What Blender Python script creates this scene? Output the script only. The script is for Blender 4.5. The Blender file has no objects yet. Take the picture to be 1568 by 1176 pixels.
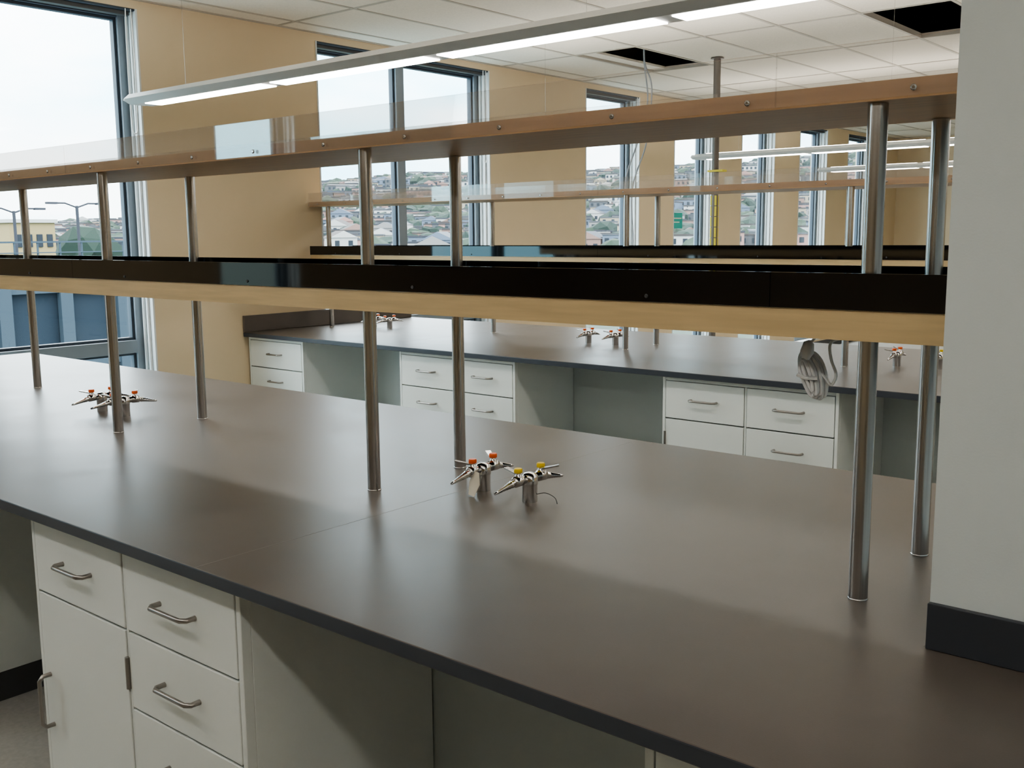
import bpy, bmesh, math, random
import numpy as np
from mathutils import Matrix, Vector, noise
random.seed(7)
sc=bpy.context.scene
COL=sc.collection

# ------------------------------------------------------------------ materials
def newmat(name):
    m=bpy.data.materials.new(name); m.use_nodes=True
    return m,m.node_tree,m.node_tree.nodes["Principled BSDF"]
def N(nt,t,**k):
    n=nt.nodes.new(t)
    for a,b in k.items(): setattr(n,a,b)
    return n
def pmat(name,col,rough=.5,metal=0,spec=.5,noise_amt=0,noise_scale=8,stretch=None,bump=0,bump_scale=200,rough_var=0,coat=0,haze=False):
    m,nt,b=newmat(name)
    b.inputs["Base Color"].default_value=(*col,1); b.inputs["Roughness"].default_value=rough
    b.inputs["Metallic"].default_value=metal; b.inputs["Specular IOR Level"].default_value=spec
    b.inputs["Coat Weight"].default_value=coat
    tc=N(nt,"ShaderNodeTexCoord"); mp=N(nt,"ShaderNodeMapping")
    nt.links.new(tc.outputs["Object"],mp.inputs[0])
    if stretch: mp.inputs["Scale"].default_value=stretch
    if noise_amt or rough_var:
        n=N(nt,"ShaderNodeTexNoise"); n.inputs["Scale"].default_value=noise_scale; n.inputs["Detail"].default_value=2.5
        nt.links.new(mp.outputs[0],n.inputs["Vector"])
        if noise_amt:
            r=N(nt,"ShaderNodeValToRGB"); e=r.color_ramp.elements
            e[0].position=.3;e[1].position=.7
            e[0].color=(*[max(0,c*(1-noise_amt)) for c in col],1); e[1].color=(*[min(1,c*(1+noise_amt)) for c in col],1)
            nt.links.new(n.outputs["Fac"],r.inputs[0]); nt.links.new(r.outputs[0],b.inputs["Base Color"])
        if rough_var:
            q=N(nt,"ShaderNodeMapRange"); q.inputs[3].default_value=rough-rough_var; q.inputs[4].default_value=rough+rough_var
            nt.links.new(n.outputs["Fac"],q.inputs[0]); nt.links.new(q.outputs[0],b.inputs["Roughness"])
    if bump:
        n2=N(nt,"ShaderNodeTexNoise"); n2.inputs["Scale"].default_value=bump_scale; n2.inputs["Detail"].default_value=1
        nt.links.new(mp.outputs[0],n2.inputs["Vector"])
        bp=N(nt,"ShaderNodeBump"); bp.inputs["Strength"].default_value=bump; bp.inputs["Distance"].default_value=.002
        nt.links.new(n2.outputs["Fac"],bp.inputs["Height"]); nt.links.new(bp.outputs[0],b.inputs["Normal"])
    if haze:   # aerial haze painted in as pale glow, growing with distance from the building
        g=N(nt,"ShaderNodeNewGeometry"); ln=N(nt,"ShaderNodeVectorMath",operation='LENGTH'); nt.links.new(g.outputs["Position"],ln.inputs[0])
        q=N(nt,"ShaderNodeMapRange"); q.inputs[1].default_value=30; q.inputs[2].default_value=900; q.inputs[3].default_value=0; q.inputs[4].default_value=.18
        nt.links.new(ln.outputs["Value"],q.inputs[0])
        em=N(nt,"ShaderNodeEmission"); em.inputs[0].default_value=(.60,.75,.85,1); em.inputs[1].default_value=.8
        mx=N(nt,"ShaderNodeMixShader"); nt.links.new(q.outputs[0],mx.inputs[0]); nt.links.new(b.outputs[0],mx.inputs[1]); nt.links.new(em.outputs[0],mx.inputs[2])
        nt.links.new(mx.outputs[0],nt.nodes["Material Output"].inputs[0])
    return m
def emat(name,col,st):
    m=bpy.data.materials.new(name); m.use_nodes=True; nt=m.node_tree; nt.nodes.clear()
    e=N(nt,"ShaderNodeEmission"); e.inputs[0].default_value=(*col,1); e.inputs[1].default_value=st
    o=N(nt,"ShaderNodeOutputMaterial"); nt.links.new(e.outputs[0],o.inputs[0]); return m
def glassmat(name,tint,milk=0.0,refl=1.0):
    m=bpy.data.materials.new(name); m.use_nodes=True; nt=m.node_tree; nt.nodes.clear()
    t=N(nt,"ShaderNodeBsdfTransparent"); t.inputs[0].default_value=(*tint,1)
    g=N(nt,"ShaderNodeBsdfGlossy"); g.inputs["Roughness"].default_value=.01
    d=N(nt,"ShaderNodeBsdfDiffuse"); d.inputs[0].default_value=(.9,.9,.9,1)
    fr=N(nt,"ShaderNodeFresnel"); fr.inputs[0].default_value=1.45
    mu=N(nt,"ShaderNodeMath",operation='MULTIPLY'); mu.inputs[1].default_value=refl
    nt.links.new(fr.outputs[0],mu.inputs[0])
    a=N(nt,"ShaderNodeMixShader"); a.inputs[0].default_value=milk
    nt.links.new(t.outputs[0],a.inputs[1]); nt.links.new(d.outputs[0],a.inputs[2])
    c=N(nt,"ShaderNodeMixShader"); nt.links.new(mu.outputs[0],c.inputs[0])
    nt.links.new(a.outputs[0],c.inputs[1]); nt.links.new(g.outputs[0],c.inputs[2])
    o=N(nt,"ShaderNodeOutputMaterial"); nt.links.new(c.outputs[0],o.inputs[0]); return m

M={}
M['tan']=pmat("wall_tan_paint",(.64,.52,.355),.6,noise_amt=.02,noise_scale=3)
M['white_wall']=pmat("partition_paint",(.61,.665,.67),.6,noise_amt=.015,bump=.08,bump_scale=300)
M['ceil']=pmat("acoustic_tile",(.68,.64,.56),.9,noise_amt=.05,noise_scale=90)
M['tbar']=pmat("ceiling_tbar",(.40,.37,.32),.5)
M['plenum']=pmat("plenum_dark",(.035,.03,.028),.9)
M['floor']=pmat("vinyl_floor",(.42,.41,.38),.35,noise_amt=.08,noise_scale=60)
M['epoxy']=pmat("epoxy_resin_top",(.108,.091,.079),.37,noise_amt=.14,noise_scale=5,rough_var=.05,bump=.05,bump_scale=500,spec=.75)
M['epoxy_joint']=pmat("epoxy_joint",(.22,.20,.18),.4)
M['epoxy_edge']=pmat("epoxy_edge",(.042,.048,.060),.4)
M['cab']=pmat("cabinet_white_steel",(.70,.73,.70),.38)
M['cabdark']=pmat("cabinet_gap",(.12,.12,.11),.6)
M['base']=pmat("rubber_base",(.065,.068,.072),.5)
M['panel']=pmat("knee_panel",(.50,.55,.54),.5)
M['steel']=pmat("brushed_steel",(.54,.53,.52),.24,1,stretch=(60,60,1),noise_amt=.12,noise_scale=4,rough_var=.05)
M['pull']=pmat("satin_nickel",(.33,.31,.29),.35,1)
M['chrome']=pmat("chrome",(.64,.635,.63),.10,1)
M['wood']=pmat("maple_edge",(.64,.485,.275),.4,noise_amt=.08,noise_scale=3,stretch=(2,30,30))
M['wood_shaded']=pmat("maple_board_shaded",(.57,.365,.20),.45,noise_amt=.08,noise_scale=3,stretch=(2,30,30))  # same maple as the edge; its different light is put into the colour
M['black']=pmat("black_acrylic",(.004,.004,.005),.04,spec=.7)
M['acryl']=glassmat("clear_acrylic",(.98,.97,.96),.07,.5)
M['glass']=glassmat("window_glass",(.93,.97,.98),0,.8)
M['frame']=pmat("window_aluminium",(.24,.28,.32),.4,.3)
M['framed']=pmat("window_gasket",(.04,.055,.075),.5)
M['jamb']=pmat("jamb_white",(.62,.64,.64),.45)
M['fixt']=pmat("fixture_paint",(.56,.58,.58),.4)
M['lens']=emat("fixture_lens",(1,.965,.91),15)
M['lensup']=emat("fixture_uplight",(1,.955,.89),16)
M['lensoff']=pmat("fixture_lens_off",(.7,.7,.68),.4)
M['orange']=pmat("orange_plastic",(.85,.14,.03),.35)
M['yellow']=pmat("yellow_plastic",(.85,.60,.02),.35)
M['tag']=pmat("paper_tag",(.85,.80,.68),.7)
M['cord']=pmat("white_cord",(.92,.92,.91),.45)
M['dcord']=pmat("dark_cord",(.03,.03,.03),.5)
M['bcord']=pmat("grey_cable",(.35,.38,.42),.5)
M['pole']=pmat("pole_grey",(.18,.16,.145),.4,.5)
M['ytape']=pmat("caution_tape",(.72,.62,.06),.5)
M['teal']=pmat("sign_teal",(.03,.38,.33),.5)

# ------------------------------------------------------------------ mesh builder
class MB:
    def __init__(s): s.v=[];s.f=[];s.m=[];s.s=[];s.mats=[]
    def mi(s,k):
        if k not in s.mats: s.mats.append(k)
        return s.mats.index(k)
    def add(s,vs,fs,k,smooth=False):
        o=len(s.v); i=s.mi(k); s.v+= [tuple(v) for v in vs]
        for f in fs: s.f.append([o+a for a in f]); s.m.append(i); s.s.append(smooth)
    def box(s,x0,x1,y0,y1,z0,z1,k):
        vs=[(x,y,z) for x in(x0,x1) for y in(y0,y1) for z in(z0,z1)]
        s.add(vs,[(0,1,3,2),(4,6,7,5),(0,4,5,1),(2,3,7,6),(0,2,6,4),(1,5,7,3)],k)
    def prism(s,poly,z0,z1,k,axis='z',kside=None):
        n=len(poly)
        if axis=='z': vs=[(a,b,z0) for a,b in poly]+[(a,b,z1) for a,b in poly]
        else: vs=[(z0,a,b) for a,b in poly]+[(z1,a,b) for a,b in poly]
        o=len(s.v)
        s.add(vs,[list(range(n))[::-1],list(range(n,2*n))],k)
        i=s.mi(kside or k)
        for a in range(n):
            s.f.append([o+a,o+(a+1)%n,o+n+(a+1)%n,o+n+a]); s.m.append(i); s.s.append(False)
    def tube(s,pts,k,seg=20,cap=True,smooth=True):
        pts=[(Vector(p),r) for p,r in pts]
        vs=[]; up=None
        for i,(p,r) in enumerate(pts):
            a=pts[max(0,i-1)][0]; b=pts[min(len(pts)-1,i+1)][0]; d=(b-a)
            if d.length<1e-9: d=Vector((0,0,1))
            d.normalize()
            if up is None: up=d.orthogonal().normalized()
            u=(up-d*up.dot(d)).normalized(); up=u; w=d.cross(u)
            for j in range(seg):
                t=2*math.pi*j/seg; vs.append(p+(u*math.cos(t)+w*math.sin(t))*r)
        fs=[]
        for i in range(len(pts)-1):
            for j in range(seg):
                fs.append((i*seg+j,i*seg+(j+1)%seg,(i+1)*seg+(j+1)%seg,(i+1)*seg+j))
        s.add(vs,fs,k,smooth)
        if cap:
            o=len(pts)-1
            s.add(vs[:seg],[list(range(seg))[::-1]],k); s.add(vs[o*seg:],[list(range(seg))],k)
    def cyl(s,p0,p1,r,k,seg=20): s.tube([(p0,r),(p1,r)],k,seg)
    def build(s,name,bevel=0,parent=None):
        me=bpy.data.meshes.new(name); me.from_pydata(s.v,[],s.f)
        for k in s.mats: me.materials.append(M[k])
        me.polygons.foreach_set("material_index",s.m); me.polygons.foreach_set("use_smooth",s.s)
        bm=bmesh.new(); bm.from_mesh(me); bmesh.ops.recalc_face_normals(bm,faces=bm.faces); bm.to_mesh(me); bm.free()
        me.update()
        o=bpy.data.objects.new(name,me); COL.objects.link(o)
        if bevel:
            b=o.modifiers.new("bevel","BEVEL"); b.width=bevel; b.segments=2; b.limit_method='ANGLE'; b.angle_limit=math.radians(50)
        if parent: o.parent=parent
        return o
def spline(pts,r,n=8):
    P=[Vector(p) for p in pts]; out=[]
    for i in range(len(P)-1):
        p0=P[max(0,i-1)];p1=P[i];p2=P[i+1];p3=P[min(len(P)-1,i+2)]
        for t in range(n):
            u=t/n; out.append((.5*((2*p1)+(p2-p0)*u+(2*p0-5*p1+4*p2-p3)*u*u+(3*p1-p0-3*p2+p3)*u**3),r))
    out.append((P[-1],r)); return out

# ------------------------------------------------------------------ layout constants
XW=-5.47; XE=4.2; YS=-4.2; YN=15.3; ZC=2.84; ZT=.914

# room shell
b=MB(); b.box(XW-.25,XE+.2,YS-.2,YN+.2,-.12,0,'floor'); b.build("floor")
wins=[(-1.18,-.56,1),(1.42,3.235,2),(4.51,6.25,2),(7.54,8.42,1),(9.05,9.85,1),(10.48,11.30,1),(11.97,12.79,1),(13.46,14.28,1)]
b=MB(); xo=XW-.22
ys=YS-.2
ZO0,ZO1=.12,2.79
for (a,c,n) in wins:
    b.box(xo,XW,ys,a,0,3.6,'tan'); b.box(xo,XW,a,c,0,ZO0,'tan'); b.box(xo,XW,a,c,ZO1,3.6,'tan'); ys=c
b.box(xo,XW,ys,YN+.2,0,3.6,'tan')
b.build("wall_left")
b=MB(); b.box(XW,XE,YN,YN+.2,0,3.6,'tan'); b.build("wall_back")
b=MB(); b.box(XW,XE,YS-.2,YS,0,3.6,'tan'); b.build("wall_front")
b=MB(); b.box(XE,XE+.2,YS-.2,YN+.2,0,3.6,'tan'); b.build("wall_right")
b=MB(); b.box(XW-.25,XE+.2,YS-.2,YN+.2,3.6,3.7,'plenum'); b.build("ceiling_slab")
b=MB(); px,py=.545,1.09; ox,oy=-4.73,6.38
holes={(0,0),(4,0)}
i0=math.floor((XW-ox)/px); i1=math.ceil((XE-ox)/px); j0=math.floor((YS-oy)/py); j1=math.ceil((YN-oy)/py)
for i in range(i0,i1):
    for j in range(j0,j1):
        if (i,j) in holes: continue
        xa=max(XW,ox+i*px); xb=min(XE,ox+(i+1)*px); ya=max(YS,oy+j*py); yb=min(YN,oy+(j+1)*py)
        if xb-xa<.02 or yb-ya<.02: continue
        b.box(xa+.002,xb-.002,ya+.002,yb-.002,ZC,ZC+.02,'ceil')
for i in range(i0,i1+1):
    x=ox+i*px
    if XW+.02<x<XE-.02: b.box(x-.011,x+.011,YS,YN,ZC-.004,ZC+.03,'tbar')
for j in range(j0,j1+1):
    y=oy+j*py
    if YS+.02<y<YN-.02: b.box(XW,XE,y-.011,y+.011,ZC-.0035,ZC+.03,'tbar')
b.box(XW,XW+.03,YS,YN,ZC-.005,ZC+.03,'tbar')
b.box(-4.71,-4.60,6.40,7.45,ZC+.012,ZC+.03,'ceil')   # tile slid partly across its opening
b.build("ceiling")
b=MB(); 
b.box(XW,XW+.01,YS,-1.6,0,.1,'base'); b.box(XW,XW+.01,3.235,4.51,0,.1,'base');b.box(XW,XW+.01,6.25,YN,0,.1,'base'); b.build("baseboard_left")
b=MB(); b.box(XW+.01,XE,YN-.01,YN,0,.1,'base'); b.build("baseboard_back")

# windows
for wi,(a,c,n) in enumerate(wins):
    b=MB(); x0,x1=XW-.19,XW-.11; fw=.06; HT=.035
    b.box(x0,x1,a,a+fw,ZO0,ZO1,'frame'); b.box(x0,x1,c-fw,c,ZO0,ZO1,'frame')
    b.box(x0,x1,a+fw,c-fw,ZO1-HT,ZO1,'framed'); b.box(x0,x1,a+fw,c-fw,ZO0,ZO0+.06,'frame')
    b.box(x0,x1+.01,a+fw,c-fw,.84,.915,'frame')
    edges=[a+fw]
    if n==2:
        mid=(a+c)/2 if wi!=1 else 2.29
        b.box(x0,x1,mid-.04,mid+.04,ZO0,ZO1,'frame'); edges+=[mid-.04,mid+.04]
    edges.append(c-fw)
    for k in range(0,len(edges),2):
        ya,yb=edges[k],edges[k+1]
        for za,zb in ((ZO0+.06,.84),(.915,ZO1-HT)):
            g=.016
            b.box(x0+.02,x1-.02,ya,ya+g,za,zb,'framed'); b.box(x0+.02,x1-.02,yb-g,yb,za,zb,'framed')
            b.box(x0+.02,x1-.02,ya+g,yb-g,za,za+g,'framed'); b.box(x0+.02,x1-.02,ya+g,yb-g,zb-g,zb,'framed')
            b.add([(x0+.04,ya+g,za+g),(x0+.04,yb-g,za+g),(x0+.04,yb-g,zb-g),(x0+.04,ya+g,zb-g)],[(0,1,2,3)],'glass')
    for yy,sg in ((a,1),(c,-1)):
        y0,y1=sorted((yy,yy+sg*.012)); b.box(x1,XW+.004,y0,y1,ZO0,ZO1,'jamb')
        for xx in (XW-.085,XW-.04):
            y0,y1=sorted((yy+sg*.012,yy+sg*.026)); b.box(xx-.008,xx+.008,y0,y1,ZO0,ZO1-.03,'jamb')
    b.box(x1,XW-.002,a+.012,c-.012,ZO1-.012,ZO1,'framed')
    b.box(XW-.075,XW-.03,a+.03,c-.03,ZO1-.035,ZO1-.012,'base')
    b.box(x1,XW+.002,a+.012,c-.012,ZO0,ZO0+.015,'jamb')
    b.build(f"window_{wi+1}",bevel=.002)

def chain(x,y,z0,z1,name="window_shade_chain"):
    b=MB()
    pts=[]
    for t in range(13): u=t/12; pts.append(((x,y-.016-.006*math.sin(u*3.1),z0+(z1-z0)*u),.0028))
    pts+= [((x,y-.008,z1-.018),.0028),((x,y,z1-.022),.0028),((x,y+.008,z1-.018),.0028)]
    for t in range(13): u=1-t/12; pts.append(((x,y+.016+.006*math.sin(u*3.1),z0+(z1-z0)*u),.0028))
    b.tube(pts,'cord',8); return b.build(name)
chain(XW+.02,3.17,2.78,2.12); chain(XW+.02,6.17,2.78,2.10); chain(XW+.02,8.36,2.78,2.10)

# ------------------------------------------------------------------ benches
def countertop(name,poly,joints,y0,y1,z1=ZT,th=.026):
    b=MB(); b.prism(poly,z1-th,z1,'epoxy',kside='epoxy_edge')
    o=b.build(name,bevel=.0025)
    j=MB()
    for x in joints: j.box(x-.0011,x+.0011,y0+.004,y1-.004,z1-.002,z1+.0002,'epoxy_joint')
    j.build("joint_seam",parent=o)
    return o
countertop("lab_bench_countertop",[(-5.45,1.0),(1.6,1.0),(1.6,1.468),(-.452,1.468),(-.452,2.04),(1.6,2.04),(1.6,2.48),(-5.45,2.48)],[-1.61],1.0,2.48)
countertop("lab_bench_countertop",[(-5.45,3.83),(1.6,3.83),(1.6,5.31),(-5.45,5.31)],[-4.2,-1.1],3.83,5.31)
b=MB(); b.box(XW+.006,XW+.028,3.84,5.31,ZT+.001,ZT+.105,'epoxy'); b.build("bench_end_splash",bevel=.002)

def cabinet(x0,x1,yf,cols,sgn=1,name="base_cabinet"):
    b=MB()
    def bx(xa,xb,ya,yb,za,zb,k):
        A,B=yf+sgn*ya,yf+sgn*yb; b.box(xa,xb,min(A,B),max(A,B),za,zb,k)
    D=.49; zt=.887; zb=.10; fr=.014
    bx(x0,x1,.022,D,zb,zt,'cab')
    bx(x0+.002,x1-.002,.018,.0222,zb+.01,zt-.01,'cabdark')
    bx(x0,x0+fr,0,.022,zb,zt,'cab'); bx(x1-fr,x1,0,.022,zb,zt,'cab')
    bx(x0+fr,x1-fr,0,.022,zt-.018,zt,'cab'); bx(x0+fr,x1-fr,0,.022,zb,zb+.012,'cab')
    bx(x0+.004,x1-.004,.045,D-.01,0,zb,'base')
    W=x1-x0-2*fr; xa=x0+fr
    for ci,(w,items) in enumerate(cols):
        xb=xa+W*w
        if ci>0: bx(xa-.004,xa+.004,0.001,.022,zb+.012,zt-.018,'cab')
        g=.0028; l=xa+(g if ci==0 else .004+g); r=xb-(g if ci==len(cols)-1 else .004+g)
        for kind,z0,z1 in items:
            bx(l,r,-.001,.018,z0+g,z1-g,'cab')
            cx=(l+r)/2; y_=yf-sgn*.001
            def pull(p0,p1):
                p0=Vector(p0);p1=Vector(p1); d=(p1-p0).normalized(); off=Vector((0,-sgn*.028,0))
                q0=p0+off; q1=p1+off
                b.tube([(p0,.0055),(p0+off*.7,.0052),(q0+d*.010,.005),(q0+d*.02,.005),(q1-d*.02,.005),(q1-d*.010,.005),(p1+off*.7,.0052),(p1,.0055)],'pull',12)
            if kind=='d':
                zc=z1-(z1-z0)*.47; pull((cx-.062,y_,zc),(cx+.062,y_,zc))
            else:
                hx=l+.028 if kind=='doorL' else r-.028
                pull((hx,y_,z1-.20),(hx,y_,z1-.325))
                kx=r+.003 if kind=='doorL' else l-.003
                b.cyl((kx,yf-sgn*.002,z1-.06),(kx,yf-sgn*.002,z1-.13),.0055,'pull',12)
        xa=xb
    return b.build(name,bevel=.0015)
DR=[('d',.698,.869),('d',.527,.698),('d',.335,.527),('d',.112,.335)]
DD=[('d',.698,.869),('doorL',.112,.698)]
cabinet(-2.35,-1.53,1.04,[(.5,DD),(.5,DR)])
cabinet(-.66,.18,1.04,[(.5,DR),(.5,DR)])
cabinet(-4.20,-3.35,1.04,[(.5,DR),(.5,DR)])
cabinet(-5.44,-4.9,1.04,[(1,DR)])
for xa,xb in((-5.4,-4.6),(-3.8,-3.0),(-2.2,-1.4),(-.6,.2)):
    cabinet(xa,xb,2.44,[(.5,DR),(.5,DR)],sgn=-1)
RD=[('d',.698,.869),('doorR',.112,.698)]
cabinet(-5.45,-4.91,3.87,[(1,DR)])
cabinet(-4.07,-3.24,3.87,[(.5,DR),(.5,DR)])
cabinet(-2.38,-1.57,3.87,[(.5,RD),(.5,DR)])
cabinet(-.7,.14,3.87,[(.5,DR),(.5,DR)])
for y in (1.535,4.365):
    b=MB()
    b.box(-5.44,1.6,y,y+.02,.101,.884,'panel'); b.box(-5.44,1.6,y-.004,y+.024,0,.10,'base')
    b.box(-5.44,1.6,y+.37,y+.39,.101,.884,'panel')
    b.build("knee_space_panel")

# shelving unit
PX=[-5.30,-4.13,-2.955,-1.78,-.605]
def shelf_unit(y0,xl,xr,posts,name="reagent_shelf_unit"):
    b=MB(); yf,yb=y0-.18,y0+.18
    for x in posts:
        for y in (y0-.15,y0+.15):
            r=.0155
            b.cyl((x,y,ZT+.0005),(x,y,1.708),r,'steel',32)
            b.tube([((x,y,ZT+.0005),.0165),((x,y,ZT+.002),.0165),((x,y,ZT+.003),.0155)],'steel',32)
    b.box(xl,xr,yf+.012,yb-.012,1.365,1.39,'black')
    for y in (yf,yb-.012): b.box(xl,xr,y,y+.012,1.343,1.391,'wood')
    for y in (yf-.004,yb-.002):
        xs=xl
        while xs<xr-.01:
            xe=min(xs+2.35,xr); b.box(xs+.0005,xe-.0005,y,y+.006,1.3915,1.449,'black'); xs=xe
    b.box(xl,xr,yf,yb,1.709,1.738,'wood_shaded')
    for y,s in ((yf-.0055,-1),(yb+.0005,1)):
        xs=xl
        while xs<xr-.01:
            xe=min(xs+2.35,xr); b.box(xs+.0007,xe-.0007,y,y+.005,1.712,1.797,'acryl'); xs=xe
        x=-.54
        yy=y-.001 if s<0 else y+.006
        while x>xl: 
            b.tube([((x,yy+.0005,1.723),.0048),((x,yy-.0015*1,1.723),.0048),((x,yy-.0025,1.723),.0025)],'chrome',12)
            x-=.268
        x=-1.0
        while x>xl:
            if s<0: b.tube([((x,yf-.0045,1.402),.004),((x,yf-.0065,1.402),.003)],'base',10)
            x-=.6
    return b.build(name)
shelf_unit(1.75,-5.46,-.455,PX)
shelf_unit(4.58,-5.46,1.5,PX+[.57])

b=MB(); b.box(-.45,1.58,1.47,2.038,ZT-.024,3.6,'white_wall'); b.build("wall_partition")
b=MB(); b.box(-.45,1.58,1.4685-.010,1.4685,ZT+.0005,ZT+.069,'epoxy_edge'); b.build("partition_splash",bevel=.001)

# gas turrets
def turret(x,y,kind,rot=0,tag=False,wire=False):
    b=MB()
    b.tube([((0,0,0),.0175),((0,0,.038),.0175),((0,0,.040),.0185),((0,0,.044),.019),((0,0,.060),.019),((0,0,.066),.013),((0,0,.068),.004)],'chrome',24)
    for s in (-1,1):
        b.tube([((0,0,.053),.010),((0,s*.026,.054),.010),((0,s*.028,.054),.0125),((0,s*.050,.053),.0125),((0,s*.053,.053),.009)],'chrome',18)
        p=Vector((0,s*.051,.052)); d=Vector((0,s*.97,-.20)).normalized()
        prof=[(p,.0080),(p+d*.008,.0080)]
        r=.0090
        for i in range(6):
            t=.010+i*.0085; prof+= [(p+d*t,r),(p+d*(t+.0082),r*.72)]; r*=.87
        prof.append((p+d*.065,.0028))
        b.tube(prof,'chrome',16)
        z=.063
        b.tube([((0,s*.038,z-.01),.0085),((0,s*.038,z+.004),.0085),((0,s*.038,z+.006),.0065),((0,s*.038,z+.010),.0065)],'chrome',16)
        b.tube([((0,s*.038,z+.010),.0090),((0,s*.038,z+.012),.0098),((0,s*.038,z+.018),.0098),((0,s*.038,z+.020),.008)],kind,18)
        if kind=='yellow': dv=Vector((-.9,.1,.10)) if s<0 else Vector((.75,.6,.10))
        else: dv=Vector((-.85,-.5,.10)) if s<0 else Vector((-.75,.5,.15))
        a=Vector((0,s*.038,z+.006)); dx=dv.normalized(); w=dx.cross(Vector((0,0,1))).normalized()*.0055
        u=Vector((0,0,.0016)); e=a+dx*.042+Vector((0,0,.004))
        vs=[a-w-u,a+w-u,a+w+u,a-w+u,e-w*1.2-u,e+w*1.2-u,e+w*1.2+u,e-w*1.2+u]
        b.add(vs,[(0,3,2,1),(4,5,6,7),(0,1,5,4),(1,2,6,5),(2,3,7,6),(3,0,4,7)],'steel')
    if tag:
        c=Vector((.016,-.045,.028))
        q=[(-.014,-.012,-.026),(.006,-.016,-.028),(.016,-.008,0),(.008,0,.026),(-.006,.002,.028),(-.016,-.006,.004)]
        vs=[c+Vector(t) for t in q]
        b.add(vs+[v+Vector((0.0004,.0008,0)) for v in vs],[tuple(range(6)),tuple(range(11,5,-1))],'tag')
        b.tube([((0,-.05,.05),.001),((.012,-.045,.057),.001),((.008,-.042,.066),.001)],'cord',6)
    if wire:
        b.tube(spline([(.016,.005,.018),(.032,.018,.021),(.052,.026,.012),(.066,.018,.002)],.0009,6),'dcord',6)
    o=b.build("gas_valve_turret"); o.location=(x,y,ZT+.0005); o.rotation_euler=(0,0,rot); return o
turret(-1.57,1.755,'orange',.04,tag=True); turret(-1.42,1.745,'yellow',-.05,wire=True)
turret(-3.36,1.765,'orange',.1); turret(-3.21,1.765,'orange',-.1)
for x in (-5.05,-4.90,-3.30,-3.12,-1.60,-1.42): turret(x,4.58,'orange' if x<-1.5 else 'yellow',random.uniform(-.1,.1))

# coiled power cord hanging below the shelf
b=MB(); cx,cy=-.735,1.70
b.box(cx-.012,cx+.016,cy-.02,cy+.02,1.352,1.364,'cord')
b.tube([((cx+.002,cy,1.352),.0025),((cx+.006,cy-.01,1.336),.0025),((cx-.006,cy-.01,1.322),.0025)],'cord',8)
b.tube([((cx-.006,cy-.012,1.326),.003),((cx-.008,cy-.012,1.322),.009),((cx-.011,cy-.012,1.306),.012),((cx-.013,cy-.012,1.294),.007),((cx-.013,cy-.012,1.290),.004)],'cord',14)
for k in range(9):
    w=.005+.0019*k; h=.028+.0018*k; ox_=.005*math.sin(k*2.1)-.006; oz=.004*math.cos(k*1.7)
    pts=[]
    for t in range(33):
        a=2*math.pi*t/32
        lx=w*math.sin(a)*(1+.25*math.cos(a)); lz=h*math.cos(a)
        pts.append(((cx+ox_+lx*.92-lz*.34,cy-.018+k*.004,1.262+oz+lx*.12+lz*.95),.0032))
    b.tube(pts,'cord',8)
b.tube([((cx-.022,cy-.024,1.266),.0032),((cx-.006,cy-.028,1.262),.0032),((cx+.014,cy-.022,1.262),.0032)],'cord',8)
b.tube(spline([(cx-.01,cy,1.285),(cx+.018,cy,1.262),(cx+.030,cy,1.25),(cx+.038,cy,1.268),(cx+.028,cy,1.295),(cx+.026,cy,1.322),(cx+.042,cy+.01,1.331),(cx+.085,cy+.02,1.336)],.0026,6),'cord',8)
b.build("coiled_power_cord")

# pendant lights
def pendant(y,xl,xr,z=2.185,on=True):
    b=MB()
    prof=[(-.105,.022),(-.055,0),(.055,0),(.105,.022),(.075,.048),(-.075,.048)]
    b.prism([(y+p,z+q) for p,q in prof],xl,xr,'fixt','x')
    b.prism([(y+p*.75,z+q*.8+.005) for p,q in prof],xl-.05,xl,'fixt','x')
    x=-4.80
    while x<xr-.3:
        xe=min(x+.95,xr-.1)
        b.box(x,xe,y-.045,y+.045,z-.004,z+.001,'lens' if on else 'lensoff')
        b.box(x,xe,y-.055,y+.055,z+.0475,z+.052,'lensup' if on else 'lensoff')
        x+=1.02
    x=xl+.4
    while x<xr:
        b.cyl((x,y,z+.045),(x,y,ZC),.0007,'steel',6); x+=2.4
    return b.build("linear_pendant_light")
for y in (-2.76,.07,2.90,5.73,8.56,11.39): pendant(y,-4.90,3.6,on=y>-1)

b=MB(); b.cyl((-3.98,7.2,0),(-3.98,7.2,3.0),.027,'pole',24); b.tube([((-3.98,7.2,0),.06),((-3.98,7.2,.01),.06),((-3.98,7.2,.012),.03)],'pole',24)
b.tube([((-3.98,7.2,ZC-.012),.05),((-3.98,7.2,ZC-.006),.05)],'pole',24)
for i in range(8): 
    z=1.15+i*.082; b.box(-4.004,-3.956,7.176,7.224,z,z+.075,'ytape')
b.box(-4.03,-3.90,7.165,7.235,1.98,1.995,'ytape')
b.build("service_pole")
b=MB()
b.tube(spline([(-4.35,6.75,3.3),(-4.36,6.76,2.84),(-4.33,6.77,2.5),(-4.40,6.74,2.2),(-4.48,6.7,1.9),(-4.46,6.7,1.5),(-4.5,6.68,1.0)],.006),'bcord',8)
b.tube(spline([(-4.33,6.78,3.3),(-4.37,6.78,2.84),(-4.30,6.78,2.6),(-4.33,6.76,2.2),(-4.43,6.72,1.85),(-4.42,6.72,1.4),(-4.46,6.7,1.0)],.006),'bcord',8)
b.build("hanging_data_cable")
b=MB(); b.box(XW-.12,XW-.112,9.18,9.42,1.56,1.72,'teal'); b.box(XW-.1115,XW-.111,9.20,9.40,1.66,1.67,'tag');b.box(XW-.1115,XW-.111,9.20,9.36,1.62,1.63,'tag'); b.build("window_notice_sign")

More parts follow.
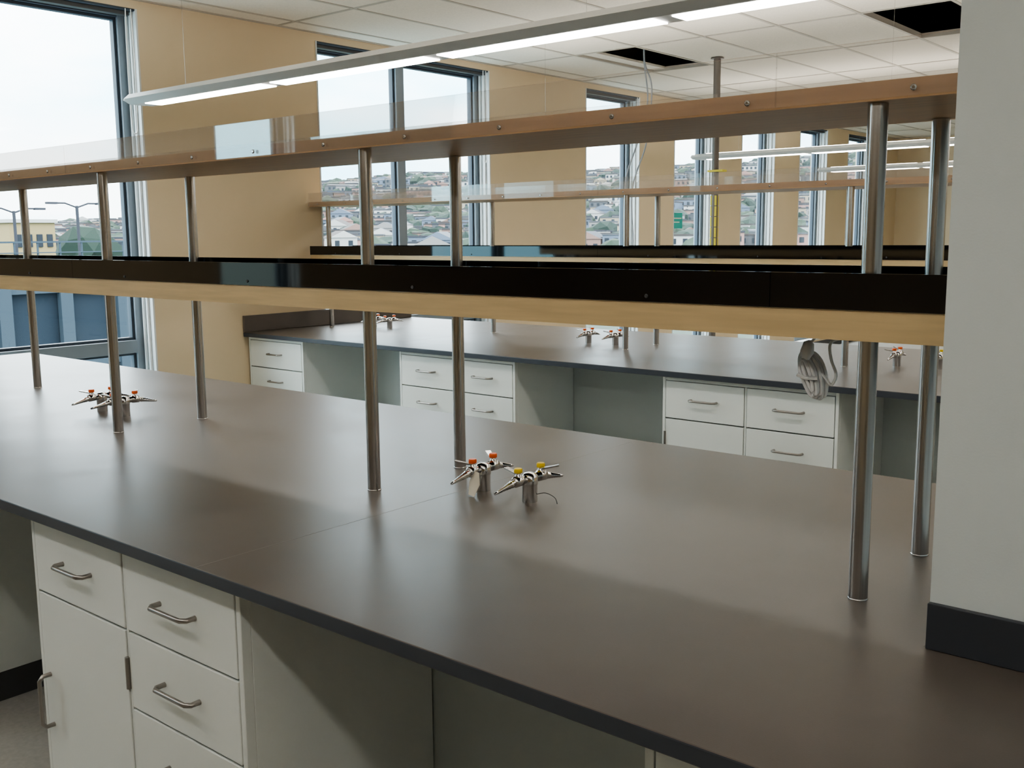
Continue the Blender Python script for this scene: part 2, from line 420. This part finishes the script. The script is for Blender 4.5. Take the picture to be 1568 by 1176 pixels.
# ------------------------------------------------------------------ exterior
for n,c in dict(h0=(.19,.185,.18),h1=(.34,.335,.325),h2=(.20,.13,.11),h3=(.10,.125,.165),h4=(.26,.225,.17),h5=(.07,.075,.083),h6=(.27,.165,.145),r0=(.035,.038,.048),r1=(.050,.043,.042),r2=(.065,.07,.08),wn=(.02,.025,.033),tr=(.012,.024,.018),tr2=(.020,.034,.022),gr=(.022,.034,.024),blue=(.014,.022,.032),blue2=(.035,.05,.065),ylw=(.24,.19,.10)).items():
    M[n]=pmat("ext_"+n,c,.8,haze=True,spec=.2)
def elev(phi):
    return float(np.interp(phi,[0,26,33,38,45,55,68,90],[0,.004,.012,.036,.046,.050,.058,.062]))
R0,R1=330,950
def hz(x,y):
    r=math.hypot(x,y); phi=math.degrees(math.atan2(y,-x)); t=min(1,max(0,(r-R0)/(R1-R0))); t=t*t*(3-2*t)
    n=noise.noise(Vector((x*.006,y*.006,0)))*9+noise.noise(Vector((x*.02,y*.02,3)))*3
    return -9+t*(8.5+elev(phi)*R1+n)
b=MB(); nr,na=50,110; vs=[];fs=[]
for i in range(nr+1):
    r=12+ (i/nr)**1.3*1200
    for j in range(na+1):
        a=math.radians(-40+j*(140/na)); x=-r*math.cos(a); y=r*math.sin(a); vs.append((x-6,y,hz(x,y)))
for i in range(nr):
    for j in range(na):
        k=i*(na+1)+j; fs.append((k,k+1,k+na+2,k+na+1))
b.add(vs,fs,'gr',True); b.build("hillside_ground")
b=MB()
def house(x,y,z,w,d,h,rot,cm,rm,gable):
    c,s=math.cos(rot),math.sin(rot)
    T=lambda p:(x+p[0]*c-p[1]*s,y+p[0]*s+p[1]*c,z+p[2])
    vs=[T((a,e,g)) for a in(-d/2,d/2) for e in(-w/2,w/2) for g in(-4,h)]
    b.add(vs,[(0,1,3,2),(4,6,7,5),(0,4,5,1),(2,3,7,6),(1,5,7,3)],cm)
    if gable:
        rh=w*.25
        v=[T((-d/2-.3,-w/2-.3,h)),T((-d/2-.3,w/2+.3,h)),T((-d/2-.3,0,h+rh)),T((d/2+.3,-w/2-.3,h)),T((d/2+.3,w/2+.3,h)),T((d/2+.3,0,h+rh))]
        b.add(v,[(0,2,5,3),(1,4,5,2)],rm); b.add(v,[(0,1,2),(3,5,4)],cm)
    else:
        vs=[T((a,e,g)) for a in(-d/2-.2,d/2+.2) for e in(-w/2-.2,w/2+.2) for g in(h,h+.5)]
        b.add(vs,[(0,1,3,2),(4,6,7,5),(0,4,5,1),(2,3,7,6),(1,5,7,3)],rm)
    nf=max(1,int(h/3)); nw=max(2,int(w/2.8))
    for f in range(nf):
        for q in range(nw):
            yc=-w/2+(q+.5)*w/nw; zc=(f+.5)*h/nf
            b.add([T((d/2+.08,yc-.7,zc-.8)),T((d/2+.08,yc+.7,zc-.8)),T((d/2+.08,yc+.7,zc+.8)),T((d/2+.08,yc-.7,zc+.8))],[(0,1,2,3)],'wn')
for k in range(3000):
    phi=random.uniform(18,84); r=R0-30+random.random()**.8*(R1-R0+20); a=math.radians(phi)
    x=-r*math.cos(a); y=r*math.sin(a); z=hz(x,y)
    w=random.uniform(7,11) if random.random()<.88 else random.uniform(14,24)
    house(x-6,y,z,w,random.uniform(8,12),random.uniform(6.5,10.5),-a+random.uniform(-.35,.35),random.choice(['h0','h1','h1','h2','h3','h4','h5','h6']),random.choice(['r0','r1','r2']),random.random()<.15 and w<12)
ico=bmesh.new(); bmesh.ops.create_icosphere(ico,subdivisions=2,radius=1); iv=[v.co.copy() for v in ico.verts]; ifc=[[v.index for v in f.verts] for f in ico.faces]; ico.free()
def tree(x,y,z,r,k):
    sd=random.random()*99
    vs=[Vector((x,y,z+r*.9))+Vector((v.x,v.y,v.z*.9))*r*(1+.4*noise.noise(v*1.9+Vector((sd,0,0)))) for v in iv]; b.add(vs,ifc,k)
    b.tube([((x,y,z-1),r*.12),((x,y,z+r*.4),r*.1)],'tr',6)
for k in range(2600):
    a=math.radians(random.uniform(18,84)); r=R0-40+random.random()**.75*(R1-R0+60); x=-r*math.cos(a); y=r*math.sin(a)
    tree(x-6,y,hz(x,y),random.uniform(3,6.5),random.choice(['tr','tr2']))
for (x,y,z,r) in ((-70,36.5,-1.4,2.2),(-73,39,-1.6,1.8),(-80,50,-2.5,3),(-78,30,-3,2.2)): tree(x,y,z,r,'tr')
b.build("hillside_neighborhood")
b=MB(); b.box(-52,-40,-20,25.5,-12,.55,'blue')
y=-19
while y<25: b.box(-39.9,-39.6,y,y+.5,-12,.5,'blue2'); y+=2.4
for z in(-6.5,-3.6,-.6): b.box(-39.85,-39.7,-20,25.5,z,z+.35,'blue2')
b.box(-40.3,-40.2,-20,25.5,1.35,1.42,'blue2'); b.box(-40.3,-40.2,-20,25.5,.95,.99,'blue2')
y=-19.8
while y<25.4: b.box(-40.28,-40.22,y,y+.06,.55,1.4,'blue2'); y+=.9
b.build("office_building")
b=MB(); b.box(-98,-90,40,44,-12,2.9,'ylw'); b.box(-98.2,-89.8,39.8,44.2,2.9,3.2,'h1')
for q in range(4): b.box(-89.99,-89.9,40.5+q*.9,41.0+q*.9,.8,1.9,'wn')
b.build("tan_commercial_building")
def lamp(x,y,z):
    b=MB(); b.cyl((x,y,-10),(x,y,z),.09,'r0',8)
    for s in(-1,1):
        b.tube([((x,y,z-.1),.05),((x,y+s*.7,z+.15),.05),((x,y+s*1.3,z+.15),.05)],'r0',6); b.box(x-.15,x+.15,*sorted((y+s*1.2,y+s*1.8)),z+.08,z+.2,'r0')
    b.build("street_lamp")
lamp(-58.5,30,3.4); lamp(-60,27,3.1)

# ------------------------------------------------------------------ world: overcast sky, brighter towards the zenith
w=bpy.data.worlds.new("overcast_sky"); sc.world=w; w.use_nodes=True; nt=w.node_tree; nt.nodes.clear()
tc=N(nt,"ShaderNodeTexCoord"); sp=N(nt,"ShaderNodeSeparateXYZ"); nt.links.new(tc.outputs["Generated"],sp.inputs[0])
r=N(nt,"ShaderNodeValToRGB"); e=r.color_ramp.elements; e[0].position=0; e[0].color=(.40,.74,.88,1); e[1].position=.30; e[1].color=(.90,.97,1,1)
mm=r.color_ramp.elements.new(.12); mm.color=(.46,.80,.94,1)
nt.links.new(sp.outputs["Z"],r.inputs[0])
mp=N(nt,"ShaderNodeMapping"); mp.inputs["Scale"].default_value=(2,2,7); nt.links.new(tc.outputs["Generated"],mp.inputs[0])
n=N(nt,"ShaderNodeTexNoise"); n.inputs["Scale"].default_value=1.6; n.inputs["Detail"].default_value=5; nt.links.new(mp.outputs[0],n.inputs["Vector"])
r2=N(nt,"ShaderNodeValToRGB"); r2.color_ramp.elements[0].position=.42; r2.color_ramp.elements[1].position=.62; nt.links.new(n.outputs["Fac"],r2.inputs[0])
mx=N(nt,"ShaderNodeMix",data_type='RGBA'); nt.links.new(r2.outputs[0],mx.inputs[0]); nt.links.new(r.outputs[0],mx.inputs[6]); mx.inputs[7].default_value=(.93,.98,1,1)
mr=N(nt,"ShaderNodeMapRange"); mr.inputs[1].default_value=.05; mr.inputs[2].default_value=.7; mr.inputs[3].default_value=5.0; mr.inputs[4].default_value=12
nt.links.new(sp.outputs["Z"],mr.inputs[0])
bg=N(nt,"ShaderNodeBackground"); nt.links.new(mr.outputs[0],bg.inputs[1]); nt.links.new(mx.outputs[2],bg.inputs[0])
o=N(nt,"ShaderNodeOutputWorld"); nt.links.new(bg.outputs[0],o.inputs[0])

sc.view_settings.view_transform='AgX'
sc.view_settings.look='AgX - Medium High Contrast'
sc.view_settings.exposure=.12
# ------------------------------------------------------------------ camera
f=1560.
a=np.array([-1874,212,-f]);a/=np.linalg.norm(a)
c=np.array([1321,241,-f]);c/=np.linalg.norm(c)
X=-a; Y=c-np.dot(c,X)*X; Y/=np.linalg.norm(Y); Z=np.cross(X,Y)
cam=bpy.data.cameras.new("camera"); co=bpy.data.objects.new("camera",cam); COL.objects.link(co)
cam.sensor_width=36; cam.lens=f/1568*36; cam.clip_end=3000
m=Matrix.Identity(4)
for i,row in enumerate((X,Y,Z)):
    for j in range(3): m[i][j]=float(row[j])
m[2][3]=1.514
co.matrix_world=m
sc.camera=co
